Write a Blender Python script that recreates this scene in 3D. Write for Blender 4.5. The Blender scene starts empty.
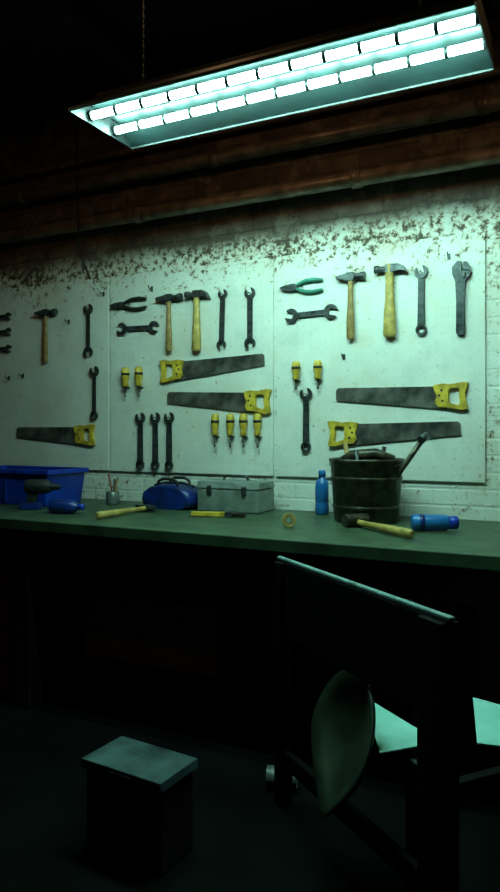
import bpy, bmesh, math, random
from mathutils import Vector, Matrix
random.seed(4)
scn = bpy.context.scene

# ------------------------------------------------------------------ materials
def nt(name):
    m = bpy.data.materials.new(name); m.use_nodes = True
    t = m.node_tree; t.nodes.clear()
    o = t.nodes.new('ShaderNodeOutputMaterial'); b = t.nodes.new('ShaderNodeBsdfPrincipled')
    t.links.new(b.outputs[0], o.inputs[0])
    return m, t, b
def N(t, typ, **kw):
    n = t.nodes.new(typ)
    for k, v in kw.items():
        if hasattr(n, k): setattr(n, k, v)
        else: n.inputs[k].default_value = v
    return n
def mat(name, c1, c2=None, rough=0.6, metal=0.0, scale=18, bump=0.15, spec=0.5, lo=.35, hi=.65):
    m, t, b = nt(name)
    c2 = c2 or tuple(x*0.6 for x in c1)
    tc = N(t, 'ShaderNodeTexCoord')
    no = N(t, 'ShaderNodeTexNoise'); no.inputs['Scale'].default_value = scale; no.inputs['Detail'].default_value = 6
    t.links.new(tc.outputs['Object'], no.inputs['Vector'])
    cr = N(t, 'ShaderNodeValToRGB')
    cr.color_ramp.elements[0].position = lo; cr.color_ramp.elements[0].color = (*c2, 1)
    cr.color_ramp.elements[1].position = hi; cr.color_ramp.elements[1].color = (*c1, 1)
    t.links.new(no.outputs['Fac'], cr.inputs[0]); t.links.new(cr.outputs[0], b.inputs['Base Color'])
    b.inputs['Roughness'].default_value = rough; b.inputs['Metallic'].default_value = metal
    b.inputs['Specular IOR Level'].default_value = spec
    bp = N(t, 'ShaderNodeBump'); bp.inputs['Strength'].default_value = bump; bp.inputs['Distance'].default_value = .01
    t.links.new(no.outputs['Fac'], bp.inputs['Height']); t.links.new(bp.outputs[0], b.inputs['Normal'])
    return m

STEEL = mat('dark_steel', (.095,.10,.10), (.022,.024,.024), .34, .5, 30)
BLADE = mat('saw_steel', (.19,.17,.15), (.035,.036,.034), .38, .45, 13)
YEL = mat('yellow_plastic', (.80,.52,.05), (.38,.24,.02), .45, 0, 24, .05)
WOODY = mat('yellow_wood', (.62,.42,.11), (.34,.22,.05), .55, 0, 25)
WOODO = mat('orange_wood', (.42,.25,.08), (.20,.11,.03), .55, 0, 25)
BLACK = mat('black_rubber', (.015,.015,.015), None, .6)
GREEN = mat('green_grip', (.05,.28,.20), None, .5)
BLUE = mat('blue_plastic', (.003,.045,.42), (.002,.02,.22), .35, 0, 10, .05)
BLUED = mat('dark_blue_plastic', (.003,.028,.20), (.002,.010,.06), .4, 0, 12, .05)
CYANP = mat('light_blue_plastic', (.02,.17,.45), (.015,.12,.36), .3, 0, 8, .02)
RED = mat('dark_red_paint', (.12,.006,.006), (.06,.003,.003), .5)
REDB = mat('red_plastic', (.3,.03,.02), None, .4)
CARD = mat('cardboard', (.30,.19,.12), (.16,.10,.06), .8, 0, 8)
GREYM = mat('grey_metal', (.20,.23,.21), (.09,.11,.10), .4, .3, 22)
BOXG = mat('light_grey_metal', (.26,.30,.27), (.15,.18,.16), .45, .2, 16)
PIPE = mat('pipe_paint', (.50,.42,.35), (.20,.16,.13), .4, .2, 12)
PIPED = mat('pipe_dark', (.36,.30,.25), (.14,.11,.09), .4, .2, 12)
RUST = mat('dark_iron', (.095,.08,.05), (.022,.018,.013), .40, .5, 22, .4)
DARKM = mat('dark_machine', (.004,.005,.0048), (.002,.002,.002), .7, 0, spec=.12)
LIDLIT = mat('lit_lid', (.080,.15,.145), (.012,.022,.022), .6, 0, 7)  # teal lamp light on the lid top is put into this colour
BENCHG = mat('bench_green', (.058,.105,.048), (.026,.046,.024), .5, 0, 9, .2)
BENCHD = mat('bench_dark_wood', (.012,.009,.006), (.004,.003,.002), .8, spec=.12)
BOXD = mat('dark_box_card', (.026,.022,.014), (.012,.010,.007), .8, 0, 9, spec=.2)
OLIVE = mat('olive_paint', (.045,.070,.042), (.016,.026,.016), .5, 0, 9)
SHEET = mat('teal_painted_sheet', (.50,.97,.84), (.36,.82,.68), .45, .0, 10, .05)
RAIL = mat('rail_metal', (.26,.46,.42), (.13,.24,.22), .4, .2, 12)
REFL = mat('lamp_reflector', (.004,.012,.012), (.002,.006,.006), .5, .0, 6, .03)
HOUS = mat('lamp_housing', (.006,.010,.010), None, .5)
CEIL = mat('ceiling_boards', (.012,.008,.006), (.005,.004,.003), .9, spec=.1)
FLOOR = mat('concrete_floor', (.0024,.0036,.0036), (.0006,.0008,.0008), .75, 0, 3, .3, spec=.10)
SIDE = mat('side_wall_plaster', (.035,.025,.02), (.015,.011,.01), .9, 0, 4)

m, t, b = nt('fluorescent_tube'); TUBE = m
b.inputs['Base Color'].default_value = (.8,.9,.9,1)
b.inputs['Emission Color'].default_value = (.46,1.0,.86,1); b.inputs['Emission Strength'].default_value = 145
m, t, b = nt('added_warm_bulb'); WARM = m
b.inputs['Emission Color'].default_value = (1,.58,.26,1); b.inputs['Emission Strength'].default_value = 115

def math_(t, op, a, bb=None, clamp=False):
    n = t.nodes.new('ShaderNodeMath'); n.operation = op; n.use_clamp = clamp
    for i, v in enumerate((a, bb)):
        if v is None: continue
        if isinstance(v, (int, float)): n.inputs[i].default_value = v
        else: t.links.new(v, n.inputs[i])
    return n.outputs[0]
def noise(t, vec, scale, det=5, rough=.6):
    n = t.nodes.new('ShaderNodeTexNoise'); n.inputs['Scale'].default_value = scale
    n.inputs['Detail'].default_value = det; n.inputs['Roughness'].default_value = rough
    t.links.new(vec, n.inputs['Vector']); return n.outputs['Fac']
def mixc(t, f, a, bb):
    n = t.nodes.new('ShaderNodeMix'); n.data_type = 'RGBA'
    t.links.new(f, n.inputs[0])
    for i, v in ((6, a), (7, bb)):
        if isinstance(v, tuple): n.inputs[i].default_value = (*v, 1)
        else: t.links.new(v, n.inputs[i])
    return n.outputs[2]

def painted(name, brick):
    """aged white paint, flaking more and more towards the top; bare brick higher up"""
    m, t, b = nt(name)
    geo = t.nodes.new('ShaderNodeNewGeometry'); pos = geo.outputs['Position']
    sx = t.nodes.new('ShaderNodeSeparateXYZ'); t.links.new(pos, sx.inputs[0]); z = sx.outputs[2]
    n1 = noise(t, pos, 30, 7, .7); n2 = noise(t, pos, 3.2, 4); n3 = noise(t, pos, 8, 5); n4 = noise(t, pos, 1.7, 3)
    nf = noise(t, pos, 60, 3)
    up = math_(t, 'MULTIPLY', math_(t, 'SUBTRACT', z, 1.92), 2.7, True)
    thr = math_(t, 'SUBTRACT', .685 if not brick else .60, math_(t, 'MULTIPLY', up, .15 if not brick else .10))
    thr = math_(t, 'SUBTRACT', thr, math_(t, 'MULTIPLY', math_(t, 'SUBTRACT', n2, .5), .34))
    fl = math_(t, 'MULTIPLY', math_(t, 'SUBTRACT', n1, thr), 14, True)
    paint = mixc(t, n3, (.52,.53,.46), (.97,.96,.90))
    st = math_(t, 'MULTIPLY', math_(t, 'SUBTRACT', math_(t, 'MULTIPLY', math_(t,'ADD',n4,n3), .5), .48), 6, True)
    st = math_(t, 'MULTIPLY', st, .55)
    paint = mixc(t, st, paint, (.52,.43,.27))
    halo = math_(t, 'MULTIPLY', math_(t, 'SUBTRACT', n1, math_(t, 'SUBTRACT', thr, .06)), 12, True)
    paint = mixc(t, math_(t, 'MULTIPLY', halo, .6), paint, (.42,.25,.10))
    fine = math_(t, 'MULTIPLY', math_(t, 'SUBTRACT', nf, .65), 12, True)
    paint = mixc(t, math_(t, 'MULTIPLY', fine, .55), paint, (.24,.17,.09))
    col = mixc(t, fl, paint, (.06,.045,.022))
    hgt = n1
    if brick:
        mp = t.nodes.new('ShaderNodeMapping'); mp.inputs['Rotation'].default_value = (math.pi/2, 0, 0)
        t.links.new(pos, mp.inputs[0])
        br = t.nodes.new('ShaderNodeTexBrick'); t.links.new(mp.outputs[0], br.inputs[0])
        br.inputs['Color1'].default_value = (.22,.16,.115,1); br.inputs['Color2'].default_value = (.12,.085,.06,1)
        br.inputs['Mortar'].default_value = (.10,.08,.06,1); br.inputs['Scale'].default_value = 1
        br.inputs['Brick Width'].default_value = .24; br.inputs['Row Height'].default_value = .08; br.inputs['Mortar Size'].default_value = .008
        br.inputs['Mortar Smooth'].default_value = .6
        zz = math_(t, 'ADD', z, math_(t, 'MULTIPLY', math_(t, 'SUBTRACT', n2, .5), .16))
        bm_ = math_(t, 'MULTIPLY', math_(t, 'SUBTRACT', zz, 2.31), 12, True)
        spl = math_(t, 'MULTIPLY', math_(t, 'SUBTRACT', noise(t, pos, 5, 8, .7), .52), 12, True)
        bc = mixc(t, math_(t, 'MULTIPLY', math_(t, 'SUBTRACT', n3, .35), 2.5, True), br.outputs['Color'], (.045,.035,.026))
        bc = mixc(t, math_(t, 'MULTIPLY', spl, .65), bc, (.30,.26,.20))
        col = mixc(t, bm_, col, bc)
        hgt = math_(t, 'SUBTRACT', n1, math_(t, 'MULTIPLY', br.outputs['Fac'], .5))
    else:
        def cell(o):
            f = math_(t, 'FRACT', math_(t, 'MULTIPLY', o, 25.0)); return math_(t, 'POWER', math_(t, 'SUBTRACT', f, .5), 2)
        r2 = math_(t, 'ADD', cell(sx.outputs[0]), cell(z))
        hole = math_(t, 'LESS_THAN', r2, .0045)
        col = mixc(t, math_(t, 'MULTIPLY', hole, .35), col, (.2,.2,.19))
    t.links.new(col, b.inputs['Base Color']); b.inputs['Roughness'].default_value = .6
    bp = t.nodes.new('ShaderNodeBump'); bp.inputs['Strength'].default_value = .5; bp.inputs['Distance'].default_value = .008 if brick else .002
    t.links.new(hgt, bp.inputs['Height']); t.links.new(bp.outputs[0], b.inputs['Normal'])
    return m
WALL = painted('flaking_painted_brick', True)
PEG = painted('white_pegboard', False)

# ------------------------------------------------------------------ mesh builder
class B:
    def __init__(s, name, bevel=.0015):
        s.name = name; s.bm = bmesh.new(); s.mats = []; s.bevel = bevel
    def mi(s, m):
        if m not in s.mats: s.mats.append(m)
        return s.mats.index(m)
    def prism(s, pts, y0, y1, m, mtx=Matrix()):
        k = s.mi(m)
        a = [s.bm.verts.new(mtx @ Vector((x, y0, z))) for x, z in pts]
        c = [s.bm.verts.new(mtx @ Vector((x, y1, z))) for x, z in pts]
        n = len(pts); fs = [s.bm.faces.new(a), s.bm.faces.new(c[::-1])]
        for i in range(n): fs.append(s.bm.faces.new((a[i], c[i], c[(i+1) % n], a[(i+1) % n])))
        for f in fs: f.material_index = k
    def ring(s, outer, inner, y0, y1, m, mtx=Matrix()):
        k = s.mi(m); n = len(outer)
        L = [[s.bm.verts.new(mtx @ Vector((x, y, z))) for x, z in P] for P, y in ((outer, y0), (inner, y0), (inner, y1), (outer, y1))]
        for i in range(n):
            j = (i+1) % n
            for q in range(4):
                A, C = L[q], L[(q+1) % 4]
                f = s.bm.faces.new((A[i], A[j], C[j], C[i])); f.material_index = k
    def box(s, lo, hi, m, mtx=Matrix()):
        s.prism([(lo[0], lo[2]), (hi[0], lo[2]), (hi[0], hi[2]), (lo[0], hi[2])], lo[1], hi[1], m, mtx)
    def lathe(s, prof, m, mtx=Matrix(), seg=24, sy=1.0, closed=True):
        k = s.mi(m); rows = []
        for r, z in prof:
            if r < 1e-5: rows.append([s.bm.verts.new(mtx @ Vector((0, 0, z)))])
            else: rows.append([s.bm.verts.new(mtx @ Vector((r*math.cos(2*math.pi*i/seg), sy*r*math.sin(2*math.pi*i/seg), z))) for i in range(seg)])
        for A, C in zip(rows, rows[1:]):
            for i in range(seg):
                j = (i+1) % seg
                if len(A) == 1 and len(C) == 1: continue
                if len(A) == 1: vs = (A[0], C[j], C[i])
                elif len(C) == 1: vs = (A[i], A[j], C[0])
                else: vs = (A[i], A[j], C[j], C[i])
                f = s.bm.faces.new(vs); f.material_index = k; f.smooth = True
        if closed:
            for R in (rows[0], rows[-1]):
                if len(R) > 2:
                    f = s.bm.faces.new(R); f.material_index = k
    def rod(s, p0, p1, r0, m, r1=None, seg=16):
        p0, p1 = Vector(p0), Vector(p1); d = p1-p0
        q = d.to_track_quat('Z', 'Y').to_matrix().to_4x4()
        s.lathe([(r0, 0), (r1 if r1 is not None else r0, d.length)], m, Matrix.Translation(p0) @ q, seg)
    def tube(s, pts, radii, m, seg=10, closed=False):
        k = s.mi(m); P = [Vector(p) for p in pts]; n = len(P)
        if isinstance(radii, (int, float)): radii = [radii]*n
        rows = []; up = Vector((0, 1, 0))
        for i in range(n):
            d = (P[(i+1) % n if closed else min(i+1, n-1)] - P[(i-1) % n if closed else max(i-1, 0)]).normalized()
            a = d.cross(up)
            if a.length < .1: a = d.cross(Vector((1, 0, 0)))
            a.normalize(); c = d.cross(a)
            rows.append([s.bm.verts.new(P[i] + radii[i]*(a*math.cos(2*math.pi*j/seg)+c*math.sin(2*math.pi*j/seg))) for j in range(seg)])
        rng = range(n if closed else n-1)
        for i in rng:
            A, C = rows[i], rows[(i+1) % n]
            for j in range(seg):
                f = s.bm.faces.new((A[j], A[(j+1) % seg], C[(j+1) % seg], C[j])); f.material_index = k; f.smooth = True
        if not closed:
            for R in (rows[0], rows[-1]):
                f = s.bm.faces.new(R); f.material_index = k
    def done(s, loc=(0,0,0), rot=(0,0,0), scale=(1,1,1)):
        bmesh.ops.recalc_face_normals(s.bm, faces=s.bm.faces)
        me = bpy.data.meshes.new(s.name); s.bm.to_mesh(me); s.bm.free()
        for m in s.mats: me.materials.append(m)
        o = bpy.data.objects.new(s.name, me); bpy.context.collection.objects.link(o)
        o.location = loc; o.rotation_euler = rot; o.scale = scale
        if s.bevel:
            md = o.modifiers.new('bevel', 'BEVEL'); md.width = s.bevel; md.segments = 2; md.limit_method = 'ANGLE'; md.angle_limit = .7
        return o
def circ(cx, cz, r, n=20, a0=0, a1=2*math.pi, full=True):
    k = n if full else n-1
    return [(cx+r*math.cos(a0+(a1-a0)*i/k), cz+r*math.sin(a0+(a1-a0)*i/k)) for i in range(n)]

# ------------------------------------------------------------------ room shell
def slab(name, lo, hi, m):
    b = B(name, 0); b.box(lo, hi, m); return b.done()
XL, XR, YF, ZC = -4.9, 1.8, -5.2, 3.35
slab('wall_back', (XL, 0, 0), (XR, .15, ZC), WALL)
slab('wall_left', (XL-.15, YF, 0), (XL, .15, ZC), SIDE)
slab('wall_right', (XR, YF, 0), (XR+.15, .15, ZC), SIDE)
slab('wall_front', (XL-.15, YF-.15, 0), (XR+.15, YF, ZC), SIDE)
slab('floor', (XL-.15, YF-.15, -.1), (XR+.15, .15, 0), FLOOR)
slab('ceiling', (XL-.15, YF-.15, ZC), (XR+.15, .15, ZC+.1), CEIL)
for x in (-4.0, -3.2, -2.2, -.5, .5):
    slab('ceiling_beam', (x-.05, YF+.02, ZC-.14), (x+.05, -.02, ZC-.001), CEIL)

def pipe(name, y, z, r, m, brk):
    b = B(name, 0)
    b.rod((XL+.01, y, z), (XR-.01, y, z), r, m, seg=20)
    for x in brk:
        b.rod((x, y, z), (x+.05, y, z), r*1.25, m, seg=20)
        b.box((x+.01, y, z-.012), (x+.04, 0, z+.012), m)
    b.done()
pipe('wall_pipe', -.07, 2.56, .036, PIPE, (-3.7, -2.4, -1.1, .2))
pipe('wall_pipe', -.07, 2.80, .036, PIPED, (-3.3, -1.9, -.5))
pipe('wall_pipe', -.05, 2.95, .016, PIPED, (-3.0, -1.5, 0.1))
b = B('hanging_cable', 0)
b.tube([(-2.80,-.11,ZC-.01),(-2.81,-.112,2.9),(-2.795,-.112,2.55),(-2.80,-.10,2.40),(-2.79,-.03,2.28),(-2.79,-.006,2.24)], .005, BLACK, 8); b.done()

for x0, x1 in ((-3.95, -2.645), (-2.632, -1.556), (-1.536, -.475)):
    b = B('pegboard', .002); b.box((x0, -.014, 1.075), (x1, -.001, 2.24), PEG); b.done()

# ------------------------------------------------------------------ hanging tools (local: back face y=0, +z up, front is -y)
YB = -.017
def peg(b, x, z): b.rod((x, .002, z), (x, -.035, z), .003, STEEL, seg=8)
def hammer(x, zt, zb, hm, claw=True, flip=1, hw=.13, name='claw_hammer', r=.015):
    b = B(name); L = zt-zb; y = -.022; f = flip
    T = Matrix.Translation((0, y, 0))
    b.lathe([(r*.8,0),(r*1.15,.01),(r*1.1,L*.3),(r*.85,L*.5),(r*.75,L*.75),(r*.8,L-.005),(r*.7,L)], hm, T, 16, .75)
    h = L-.022
    b.box((-.020, y-.015, h-.020), (.020, y+.015, h+.020), STEEL)
    b.rod((f*.016, y, h), (f*hw*.36, y, h), .014, STEEL)
    b.rod((f*hw*.34, y, h), (f*hw*.5, y, h), .020, STEEL)
    if claw:
        P = [(-f*.016,h+.020),(-f*hw*.3,h+.019),(-f*hw*.48,h+.005),(-f*hw*.62,h-.030),(-f*hw*.52,h-.022),(-f*hw*.36,h-.014),(-f*.016,h-.018)]
        b.prism(P, y-.014, y-.003, STEEL); b.prism(P, y+.003, y+.014, STEEL)
    else:
        P = [(-f*.016,h+.018),(-f*hw*.5,h+.006),(-f*hw*.5,h-.006),(-f*.016,h-.018)]
        b.prism(P, y-.013, y+.013, STEEL)
    peg(b, -.024, h-.024); peg(b, .024, h-.024)
    return b.done((x, YB, zb))
def jaw(b, cx, cz, r, ang, m, th=.012, gap=.5):
    pts = circ(cx, cz, r, 18, ang+gap, ang+2*math.pi-gap, False)
    d = Vector((math.cos(ang), math.sin(ang))); n = Vector((-d.y, d.x)); g = r*.42
    inner = [Vector((cx,cz))+d*r*.8-n*g, Vector((cx,cz))-d*r*.15-n*g, Vector((cx,cz))-d*r*.32, Vector((cx,cz))-d*r*.15+n*g, Vector((cx,cz))+d*r*.8+n*g]
    b.prism(pts+[tuple(v) for v in inner], -th-.003, -.003, m)
def eye(b, cx, cz, r, m, th=.012):
    b.ring(circ(cx, cz, r, 24), circ(cx, cz, r*.55, 24), -th-.004, -.002, m)
def wrench(x, zt, zb, kind='combo', w=.017, rh=.03, ang=.0, name='combination_wrench'):
    b = B(name); L = zt-zb
    if kind == 'combo':
        jaw(b, 0, L-rh, rh, math.pi/2+.26, STEEL); eye(b, 0, rh*.8, rh*.8, STEEL)
        b.prism([(-w*.6,rh*1.4),(w*.6,rh*1.4),(w*.5,L-rh*1.8),(-w*.5,L-rh*1.8)], -.011, -.005, STEEL); peg(b, 0, L-rh*1.0)
    elif kind == 'double':
        jaw(b, 0, L-rh, rh, math.pi/2+.26, STEEL); jaw(b, 0, rh, rh, -math.pi/2+.26, STEEL)
        b.prism([(-w*.6,rh*1.8),(w*.6,rh*1.8),(w*.6,L-rh*1.8),(-w*.6,L-rh*1.8)], -.012, -.005, STEEL); peg(b, 0, L-rh*1.0)
    else:
        P = [(-w*.75,.012),(-w*.45,0),(w*.45,0),(w*.75,.012),(w*.7,L*.45),(w*.85,L*.72),(w*1.7,L*.80),(w*1.8,L*.84),(w*.75,L*.87),(w*.2,L*.86),(w*.15,L*.99),(-w*.5,L),(-w*1.4,L*.92),(-w*1.4,L*.83),(-w*.85,L*.72),(-w*.7,L*.45)]
        b.prism(P, -.02, -.003, STEEL)
        b.prism([(w*.35,L*.885),(w*1.6,L*.86),(w*1.65,L*.90),(w*1.05,L*.98),(w*.45,L*.98)], -.018, -.005, STEEL)
        b.rod((w*.7,-.022,L*.76),(w*.7,-.022,L*.83), .007, BLADE, seg=12); peg(b, -w*.9, L*.80)
    return b.done((x, YB, zb), (0, ang, 0))
def spanner_h(x0, x1, z, tilt=0, rh=.032):
    b = B('open_end_spanner'); L = x1-x0
    jaw(b, rh, 0, rh, math.pi-.26, STEEL); jaw(b, L-rh, 0, rh, -.26, STEEL)
    b.prism([(rh*1.6,-.014),(L-rh*1.6,-.014),(L-rh*1.6,.014),(rh*1.6,.014)], -.012, -.005, STEEL)
    peg(b, L*.3, -.017); peg(b, L*.7, -.017)
    return b.done((x0, YB, z), (0, tilt, 0))
def saw(x0, x1, z, hand, tilt=0):
    """hand = +1 handle at right, -1 at left"""
    b = B('hand_saw', .001); L = x1-x0; hw = .155; bl = L-hw*.62
    zt = .048; toe = .050
    top = [(0, zt-.012), (.012, zt), (bl, zt)]
    bot = []; n = 60; zh = zt-.108; z0 = zt-toe-.012
    for i in range(n+1):
        f = 1-i/n; bot.append((bl*f, z0+(zh-z0)*f - (0.005 if i % 2 else 0)))
    b.prism(top+bot, -.0075, -.0055, BLADE)
    c = L-hw*.5
    outer = [(c-.085,.052),(c-.045,.060),(c,.056),(c+.045,.066),(c+.077,.064),(c+.070,.040),(c+.062,.010),(c+.068,-.028),(c+.077,-.058),(c+.048,-.066),(c+.010,-.058),(c-.030,-.052),(c-.060,-.050),(c-.078,-.030),(c-.068,0),(c-.080,.028)]
    inner = [(c-.012,.030),(c-.006,.036),(c+.006,.038),(c+.020,.040),(c+.034,.036),(c+.038,.024),(c+.034,.005),(c+.038,-.014),(c+.040,-.034),(c+.030,-.042),(c+.015,-.038),(c,-.034),(c-.010,-.028),(c-.014,-.016),(c-.012,0),(c-.014,.016)]
    b.ring(outer, inner, -.018, -.001, YEL)
    for dx, dz in ((-.045,.028),(-.040,-.022),(-.055,.004)): b.rod((c+dx,-.020,dz),(c+dx,0,dz), .006, STEEL, seg=12)
    peg(b, c+.01, .032); peg(b, L*.2, zt-.06)
    if hand < 0:
        for v in b.bm.verts: v.co.x = L-v.co.x
    return b.done((x0, YB, z), (0, tilt, 0))
def screwdriver(x, zt, zb, r=.014):
    b = B('screwdriver', 0); L = zt-zb; h = L*.66; T = Matrix.Translation((0,-.024,0))
    b.lathe([(0,L),(r*.7,L-.002),(r,L-.014),(r*.95,L-h*.55),(r*.62,L-h*.75),(r*.85,L-h*.92),(r*.6,L-h)], YEL, T, 12)
    b.lathe([(r*1.04,L-h*.30),(r*1.04,L-h*.42)], BLACK, T, 12)
    b.lathe([(.0055,L-h),(.0055,.012),(.007,.008),(.006,0)], STEEL, T, 10)
    b.box((-.016,-.026,L-h-.006),(.016,.003,L-h-.002), STEEL)
    return b.done((x, YB, zb))
def pliers(x0, x1, z, grip):
    b = B('pliers', .001); L = x1-x0; y = -.014
    for s_ in (1, -1):
        pts = [(L,y,s_*.024),(L*.8,y,s_*.031),(L*.6,y,s_*.028),(L*.45,y,s_*.016),(L*.36,y,s_*.005)]
        b.tube(pts, [.008,.0105,.0105,.009,.008], grip)
        b.prism([(L*.42,-s_*.016),(L*.30,-s_*.020),(L*.12,-s_*.015),(0,-s_*.006),(0,-s_*.001),(L*.2,-s_*.001),(L*.42,s_*.006)], y-.006, y+.004, STEEL)
    b.rod((L*.35,y-.010,0),(L*.35,y+.008,0), .014, STEEL); peg(b, L*.52, 0); peg(b, L*.25, -.021)
    return b.done((x0, YB, z))

# left board
for i, z in enumerate((2.06, 1.96, 1.85)): spanner_h(-3.66, -3.42, z, 0, .026)
hammer(-3.117, 2.08, 1.75, WOODO, False, 1, .17, 'cross_peen_hammer')
wrench(-2.79, 2.09, 1.76, 'double', .022, .034)
wrench(-2.744, 1.71, 1.38, 'combo', .024, .034)
saw(-3.376, -2.736, 1.29, 1, 0)
# middle board
pliers(-2.62, -2.36, 2.06, BLACK)
spanner_h(-2.575, -2.273, 1.92, .02, .036)
hammer(-2.198, 2.095, 1.77, WOODO, False, 1, .17, 'cross_peen_hammer', .018)
hammer(-2.015, 2.10, 1.76, WOODY, True, -1, .14, r=.024)
wrench(-1.864, 2.095, 1.76, 'double', .026, .028, .03)
wrench(-1.688, 2.09, 1.755, 'double', .026, .032)
screwdriver(-2.50, 1.69, 1.515, .024); screwdriver(-2.405, 1.69, 1.515, .024)
saw(-2.266, -1.60, 1.655, -1, -.04); saw(-2.22, -1.56, 1.49, 1, .03)
for x in (-2.405, -2.30, -2.205): wrench(x, 1.424, 1.09, 'combo', .034, .034)
for x in (-1.895, -1.80, -1.719, -1.635): screwdriver(x, 1.41, 1.225, .022)
# right board
pliers(-1.507, -1.27, 2.064, GREEN)
spanner_h(-1.483, -1.188, 1.916, -.03, .038)
hammer(-1.118, 2.11, 1.775, WOODO, False, 1, .15, 'cross_peen_hammer', .018)
hammer(-.919, 2.13, 1.774, WOODY, True, -1, .15, r=.027)
wrench(-.768, 2.112, 1.774, 'combo', .030, .033)
wrench(-.584, 2.113, 1.764, 'adj', .027, name='adjustable_wrench')
screwdriver(-1.413, 1.677, 1.53, .022); screwdriver(-1.292, 1.677, 1.53, .022)
wrench(-1.363, 1.54, 1.205, 'combo', .030, .034)
saw(-1.20, -.548, 1.485, 1, .01); saw(-1.243, -.584, 1.30, -1, -.02)
for x, z in ((-1.16,1.69),(-2.95,1.99),(-3.45,1.66),(-3.33,1.67),(-2.33,2.14),(-2.68,2.14),(-.64,2.14)):
    b = B('tool_hook', 0); b.tube([(0,0,.0),(0,-.03,0),(0,-.034,.004),(0,-.036,.016)], .003, STEEL, 8)
    b.box((-.007,-.004,-.014),(.007,0,.014), STEEL); b.done((x, -.0145, z))

# ------------------------------------------------------------------ workbench
b = B('workbench', .004)
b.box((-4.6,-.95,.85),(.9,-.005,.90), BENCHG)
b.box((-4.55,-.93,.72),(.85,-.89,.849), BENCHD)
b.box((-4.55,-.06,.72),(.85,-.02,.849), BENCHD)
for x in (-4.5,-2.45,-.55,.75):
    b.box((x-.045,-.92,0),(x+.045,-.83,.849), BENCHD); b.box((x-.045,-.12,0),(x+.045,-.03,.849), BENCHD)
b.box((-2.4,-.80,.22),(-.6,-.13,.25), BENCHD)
b.done()

def taper_box(b, w, d, h, k, m, th=.006, z0=0.0):
    def rect(w_, d_, z): return [(-w_/2,-d_/2,z),(w_/2,-d_/2,z),(w_/2,d_/2,z),(-w_/2,d_/2,z)]
    loops = [rect(w*k,d*k,z0), rect(w,d,z0+h), rect(w-2*th,d-2*th,z0+h), rect((w-2*th)*k,(d-2*th)*k,z0+th)]
    q = b.mi(m); V = [[b.bm.verts.new(p) for p in L] for L in loops]
    for A, C in zip(V, V[1:]):
        for i in range(4):
            f = b.bm.faces.new((A[i],A[(i+1)%4],C[(i+1)%4],C[i])); f.material_index = q
    for A in (V[0], V[-1]):
        f = b.bm.faces.new(A); f.material_index = q
b = B('blue_storage_bin', .003); taper_box(b, .62, .32, .20, .92, BLUE)
b.box((-.32,-.172,.175),(.32,-.158,.20), BLUE); b.box((-.32,.158,.175),(.32,.172,.20), BLUE)
b.box((-.325,-.17,.175),(-.308,.17,.20), BLUE); b.box((.308,-.17,.175),(.325,.17,.20), BLUE)
for x in (-.2,0,.2): b.box((x-.008,-.158,.02),(x+.008,-.147,.17), BLUE)
b.done((-2.99,-.34,.901))
R = Matrix.Rotation(math.pi/2, 4, 'Y')
b = B('spray_bottle', 0)
b.lathe([(0,0),(.032,.002),(.036,.01),(.036,.11),(.026,.135),(.014,.145),(.014,.155)], BLUED, R, 20)
b.lathe([(.017,.150),(.017,.175),(.012,.18),(0,.18)], BLUE, R, 16); b.done((-2.47,-.70,.937),(0,0,.25))
b = B('cordless_drill', .004)
b.lathe([(0,0),(.034,.004),(.038,.02),(.038,.12),(.03,.135),(.02,.14),(.018,.175),(.010,.19),(0,.19)], BLACK, Matrix.Translation((0,0,.12)) @ R, 18)
b.prism([(.02,.10),(.07,.10),(.055,.03),(.01,.03)], -.018,.018, BLACK); b.box((-.02,-.03,0),(.085,.03,.035), BLUED)
b.done((-2.72,-.62,.901),(0,0,.4))
b = B('brush_jar', 0)
b.lathe([(.035,0),(.038,.004),(.038,.07),(.034,.072),(.034,.01),(0,.008)], GREYM, seg=20)
b.rod((0,0,.01),(.03,.01,.15), .006, WOODO); b.rod((.01,0,.01),(-.03,.0,.17), .005, REDB); b.rod((0,.01,.01),(.0,.02,.14), .007, STEEL)
b.done((-2.47,-.20,.901))
def lying_hammer(x, y, ang, L, hm, name, head='claw', r=.016):
    b = B(name); z = r+.004
    R2 = Matrix.Translation((0,0,z)) @ Matrix.Rotation(math.pi/2, 4, 'Y')
    b.lathe([(r*.8,0),(r*1.1,.012),(r,L*.4),(r*.75,L*.7),(r*.75,L)], hm, R2, 16, .8)
    if head == 'claw':
        b.box((L-.03,-.016,.004),(L+.008,.016,.036), STEEL); b.rod((L-.011,-.05,z),(L-.011,-.014,z), .015, STEEL)
        b.prism([(L-.025,.004),(L+.005,.004),(L+.005,.034),(L-.025,.034)], .014, .065, STEEL)
    else:
        b.rod((L-.02,-.055,.028),(L-.02,.055,.028), .028, RUST, seg=20)
    return b.done((x, y, .901), (0,0,ang))
lying_hammer(-2.10,-.80,1.50,.38,WOODY,'claw_hammer')
lying_hammer(-.64,-.735,2.45,.42,WOODY,'mallet','m',.017)
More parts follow.
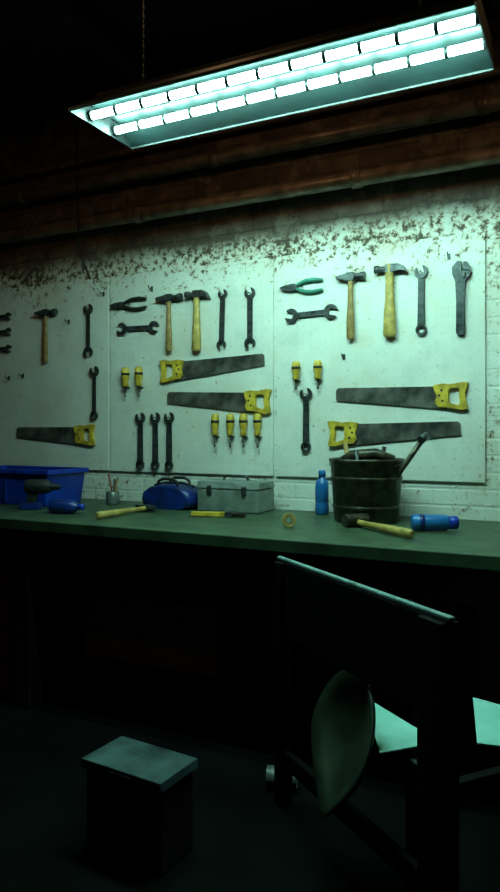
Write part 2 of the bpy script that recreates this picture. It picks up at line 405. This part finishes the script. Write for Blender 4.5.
# soft blue tool bag
b = B('blue_tool_bag', 0)
prof = [(-.155,.015),(-.165,.05),(-.155,.085),(-.11,.115),(-.04,.128),(.04,.128),(.11,.118),(.15,.09),(.168,.05),(.155,.015),(.10,.0),(-.10,.0)]
k = b.mi(BLUED); rows = []
for y, s_ in ((-.09,.80),(-.082,.93),(-.05,1.0),(0,1.03),(.05,1.0),(.082,.93),(.09,.80)):
    rows.append([b.bm.verts.new((x*s_, y, .06+(z-.06)*s_ if z > .02 else z*s_)) for x, z in prof])
for A, C in zip(rows, rows[1:]):
    for i in range(len(prof)):
        j = (i+1) % len(prof); f = b.bm.faces.new((A[i],A[j],C[j],C[i])); f.smooth = True
for A in (rows[0], rows[-1]): b.bm.faces.new(A)
b.tube([(-.13,0,.118),(-.06,-.012,.134),(0,-.004,.136),(.06,.01,.135),(.13,0,.118)], .006, BLACK)
for yy in (-.055,.055):
    b.tube([(-.07,yy,.11),(-.06,yy,.145),(-.03,yy,.158),(.03,yy,.158),(.06,yy,.145),(.07,yy,.11)], .008, BLACK)
bag = b.done((-2.06,-.20,.901),(0,0,-.06))
b = B('metal_toolbox', .006)
b.box((-.175,-.10,0),(.175,.10,.115), BOXG)
b.prism([(-.105,.118),(.105,.118),(.09,.155),(-.09,.155)], -.178,.178, BOXG, Matrix.Rotation(math.pi/2,4,'Z'))
b.tube([(-.07,0,.155),(-.07,0,.172),(-.05,0,.18),(.05,0,.18),(.07,0,.172),(.07,0,.155)], .006, STEEL)
for x in (-.1,.1): b.box((x-.014,-.112,.09),(x+.014,-.10,.135), STEEL)
b.done((-1.70,-.165,.901))
b = B('paint_brush', .003)
RX = Matrix.Rotation(-math.pi/2,4,'X')
b.prism([(0,-.010),(.10,-.017),(.14,-.014),(.17,-.028),(.17,.028),(.14,.014),(.10,.017),(0,.010)], .002,.024, YEL, RX)
b.prism([(.17,-.030),(.205,-.030),(.205,.030),(.17,.030)], .001,.026, STEEL, RX)
b.prism([(.205,-.028),(.27,-.022),(.27,.022),(.205,.028)], .003,.022, RUST, RX)
for v in b.bm.verts: v.co.z = abs(v.co.z)
b.done((-1.78,-.48,.900),(0,0,.30))
b = B('tape_roll', .002)
b.ring(circ(0,.03,.03,28), circ(0,.03,.016,28), -.012,.012, WOODY); b.ring(circ(0,.03,.0165,28), circ(0,.03,.013,28), -.013,.013, CARD)
b.done((-1.204,-.615,.901),(0,0,.5))
b = B('plastic_bottle', 0)
b.lathe([(0,0),(.030,.001),(.034,.006),(.034,.055),(.031,.06),(.034,.065),(.034,.145),(.030,.165),(.015,.18),(.014,.19)], CYANP, seg=24)
b.lathe([(.018,.186),(.018,.215),(.014,.22),(0,.22)], CYANP, seg=18); b.done((-1.235,-.13,.901))
# iron bucket full of scrap tools
b = B('iron_bucket', 0)
b.lathe([(0,0),(.142,0),(.147,.006),(.165,.27),(.172,.275),(.172,.288),(.160,.288),(.158,.27),(.141,.02),(0,.018)], RUST, seg=40)
for z in (.07,.20): b.lathe([(.1475+.068*z,z-.008),(.1525+.068*z,z),(.1475+.068*z,z+.008)], RUST, seg=40, closed=False)
arc = [(.172*math.cos(a), -.13*math.sin(a), .27-.03*math.sin(a)) for a in [math.pi*i/16 for i in range(17)]]
b.tube(arc, .004, STEEL)
b.rod((.02,0,.03),(.275,-.05,.385), .012, RUST); b.rod((.265,-.07,.375),(.285,-.03,.395), .018, STEEL)
b.rod((-.05,.03,.03),(-.12,.05,.36), .011, WOODO); b.rod((0,.05,.03),(.06,.09,.34), .010, STEEL)
b.rod((.0,-.05,.03),(-.02,-.09,.33), .009, STEEL)
b.tube([(-.14,.0,.26),(-.06,-.02,.30),(.05,-.01,.31),(.13,.0,.285)], [.02,.028,.026,.018], RUST)
b.done((-.965,-.27,.901))
b = B('spray_can', 0)
b.lathe([(0,0),(.030,.001),(.034,.006),(.034,.14),(.026,.152)], CYANP, R, 24)
b.lathe([(.028,.150),(.028,.185),(.024,.19),(0,.19)], BLUE, R, 20)
b.lathe([(.0346,.03),(.0346,.05)], BLUED, R, 24)
b.done((-.70,-.50,.936),(0,0,.42))

# ------------------------------------------------------------------ under / in front of the bench
b = B('cardboard_box', .003)
b.box((-.36,-.17,0),(.36,.17,.30), CARD); b.prism([(-.36,.301),(0,.303),(0,.307),(-.36,.305)], -.17,.17, CARD); b.prism([(.002,.303),(.36,.301),(.36,.305),(.002,.307)], -.17,.17, CARD)
b.done((-1.84,-.60,.251))
b = B('drawer_cabinet', .004)
b.box((-.30,-.26,0),(.30,.28,.70), RED)
for i in range(4):
    z = .04+i*.165; b.box((-.28,-.275,z),(.28,-.261,z+.15), RED)
    b.tube([(-.08,-.275,z+.08),(-.08,-.30,z+.08),(.08,-.30,z+.08),(.08,-.275,z+.08)], .006, DARKM)
b.done((-2.83,-.62,0))
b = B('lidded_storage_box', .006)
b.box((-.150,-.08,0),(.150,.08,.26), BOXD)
b.prism([(-.162,.255),(.162,.255),(.157,.285),(-.157,.285)], -.095,.095, LIDLIT)
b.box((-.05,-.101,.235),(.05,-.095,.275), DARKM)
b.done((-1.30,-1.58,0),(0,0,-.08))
b = B('tin_can', 0)
b.lathe([(0,0),(.038,0),(.040,.003),(.038,.006),(.038,.108),(.040,.112),(.036,.112),(.035,.01),(0,.01)], GREYM, R, 24)
b.done((-1.10,-1.06,.041),(0,0,.3))

b = B('machine_cart', .004)
A0 = Vector((-1.02,-1.12,0)); A1 = Vector((-.324,-1.67,0)); dv = (A1-A0); Lc = dv.length; ang = math.atan2(dv.y, dv.x)
b.box((0,-.012,.60),(Lc,.012,.857), DARKM)
b.box((-.01,-.010,.857),(Lc+.01,.010,.870), RAIL)
b.box((Lc-.09,-.03,0),(Lc,.03,.854), DARKM); b.box((.0,-.025,0),(.05,.025,.854), DARKM)
b.box((Lc-.08,.26,0),(Lc-.01,.32,.44), DARKM)
b.box((.05,-.012,.14),(Lc-.09,.012,.2), DARKM)
b.box((Lc-.24,.05,.02),(Lc-.09,.075,.42), OLIVE)
b.box((Lc-.06,-.02,.39),(Lc-.03,.30,.44), DARKM)
cart = b.done((A0.x, A0.y, 0), (0,0,ang))
def child(o):
    o.parent = cart; o.matrix_parent_inverse = cart.matrix_basis.inverted()
b = B('sheet_metal_tray', .002)
for tri in ([(-.70,-1.18),(-.53,-1.56),(-.40,-1.42)], [(-.37,-1.04),(-.305,-1.38),(.02,-1.32),(-.10,-1.12)]):
    k = b.mi(SHEET)
    lo_ = [b.bm.verts.new((x,y,.445)) for x,y in tri]; hi_ = [b.bm.verts.new((x,y,.452)) for x,y in tri]
    n = len(tri); b.bm.faces.new(lo_[::-1]); b.bm.faces.new(hi_)
    for i in range(n): b.bm.faces.new((lo_[i],lo_[(i+1)%n],hi_[(i+1)%n],hi_[i]))
child(b.done())
# curved guard: round on top, drawn out to a point at the bottom
b = B('round_guard', 0)
b.lathe([(0,-.03),(.05,-.028),(.08,-.025),(.12,-.017),(.15,-.008),(.18,.005),(.195,.012),(.20,.02),(.196,.026),(.15,.004),(.08,-.015),(0,-.02)], OLIVE, seg=56)
nrm = Vector((-.72,-.62,.36)).normalized()
Q = nrm.to_track_quat('Z','Y').to_matrix(); T_ = Vector((nrm.y, -nrm.x, 0)).normalized(); T_ = -T_ if T_.x < 0 else T_
for v in b.bm.verts:
    w_ = Q @ v.co; h = w_.z
    if h < 0:
        s_ = min(1, (-h/.19))**1.6; lat = w_.dot(T_); new = lat*(1-.70*s_)+.075*s_
        w_ += T_*(new-lat)
    v.co = w_
g = b.done((-.675,-1.43,.41)); child(g)

# ------------------------------------------------------------------ lamp
b = B('fluorescent_lamp', .0)
x0, x1, yc = -1.80, -.32, -1.135
YX = Matrix(((0,1,0,0),(1,0,0,0),(0,0,1,0),(0,0,0,1)))
def sec(y, z, y2, z2, m, th=.004):
    k = b.mi(m)
    vs = [(x0,y,z),(x1,y,z),(x1,y2,z2),(x0,y2,z2)]
    lo_ = [b.bm.verts.new(v) for v in vs]; hi_ = [b.bm.verts.new((v[0],v[1],v[2]+th)) for v in vs]
    for f in (lo_[::-1], hi_): b.bm.faces.new(f).material_index = k
    for i in range(4): b.bm.faces.new((lo_[i],lo_[(i+1)%4],hi_[(i+1)%4],hi_[i])).material_index = k
sec(yc-.20,2.532, yc-.12,2.595, REFL); sec(yc-.12,2.595, yc-.02,2.60, REFL); sec(yc-.02,2.60, yc,2.575, REFL)
sec(yc,2.575, yc+.02,2.60, REFL); sec(yc+.02,2.60, yc+.12,2.595, REFL); sec(yc+.12,2.595, yc+.20,2.532, REFL)
b.box((x0,yc-.205,2.527),(x1,yc-.198,2.538), RAIL); b.box((x0,yc+.198,2.527),(x1,yc+.205,2.538), HOUS)
for x in (x0-.004, x1): b.prism([(yc-.20,2.53),(yc+.20,2.53),(yc+.12,2.60),(yc-.12,2.60)], 0, .004, HOUS, Matrix.Translation((x,0,0)) @ YX)
b.box((x0+.02,yc-.06,2.606),(x1-.02,yc+.06,2.65), HOUS)
for yy in (yc-.076, yc+.076):
    b.rod((x0+.005,yy,2.558),(x1-.005,yy,2.558), .014, TUBE, seg=20)
    n = 12
    for i in range(0, n+1):
        x = x0+.008+(x1-x0-.016)*i/n
        b.ring(circ(yy,2.558,.019,20), circ(yy,2.558,.0145,20), -.007,.007, HOUS, Matrix.Translation((x,0,0)) @ YX)
for x in (x0+.2, x1-.2):
    for j in range(0, 40):
        zc = 2.655+j*.0195
        if zc > ZC-.01: break
        b.rod((x,yc,zc-.004),(x,yc,zc+.018), .003 if j % 2 else .005, HOUS, seg=6)
b.done()

# warm bulbs added out of view to brighten the brick; shades block the ceiling
for x, y, z in ((-1.35,-1.25,3.10), (-3.0,-1.95,3.05), (.35,-.9,2.95)):
    b = B('added_pendant_lamp', 0)
    b.lathe([(0,0),(.018,.006),(.03,.03),(.022,.055),(.014,.07)], WARM, seg=16)
    b.lathe([(.015,.07),(.015,.10),(.004,.105),(.004,ZC-z)], BLACK, seg=12)
    b.lathe([(.10,.02),(.07,.075),(.02,.10),(.02,.103),(.072,.078),(.102,.021)], HOUS, seg=28, closed=False)
    b.done((x, y, z))

w = bpy.data.worlds.new('World'); scn.world = w; w.use_nodes = True
w.node_tree.nodes['Background'].inputs[0].default_value = (.02,.03,.03,1); w.node_tree.nodes['Background'].inputs[1].default_value = .1

# ------------------------------------------------------------------ camera
cd = bpy.data.cameras.new('camera'); cam = bpy.data.objects.new('camera', cd); bpy.context.collection.objects.link(cam)
cam.location = (0,-3.4,1.32); cam.rotation_euler = (math.pi/2, 0, math.atan(.5))
cd.sensor_width = 36; cd.lens = 700*36/892; cd.shift_y = -16/892; cd.clip_start = .05
scn.camera = cam
try:
    scn.view_settings.view_transform = 'Standard'
except Exception: pass
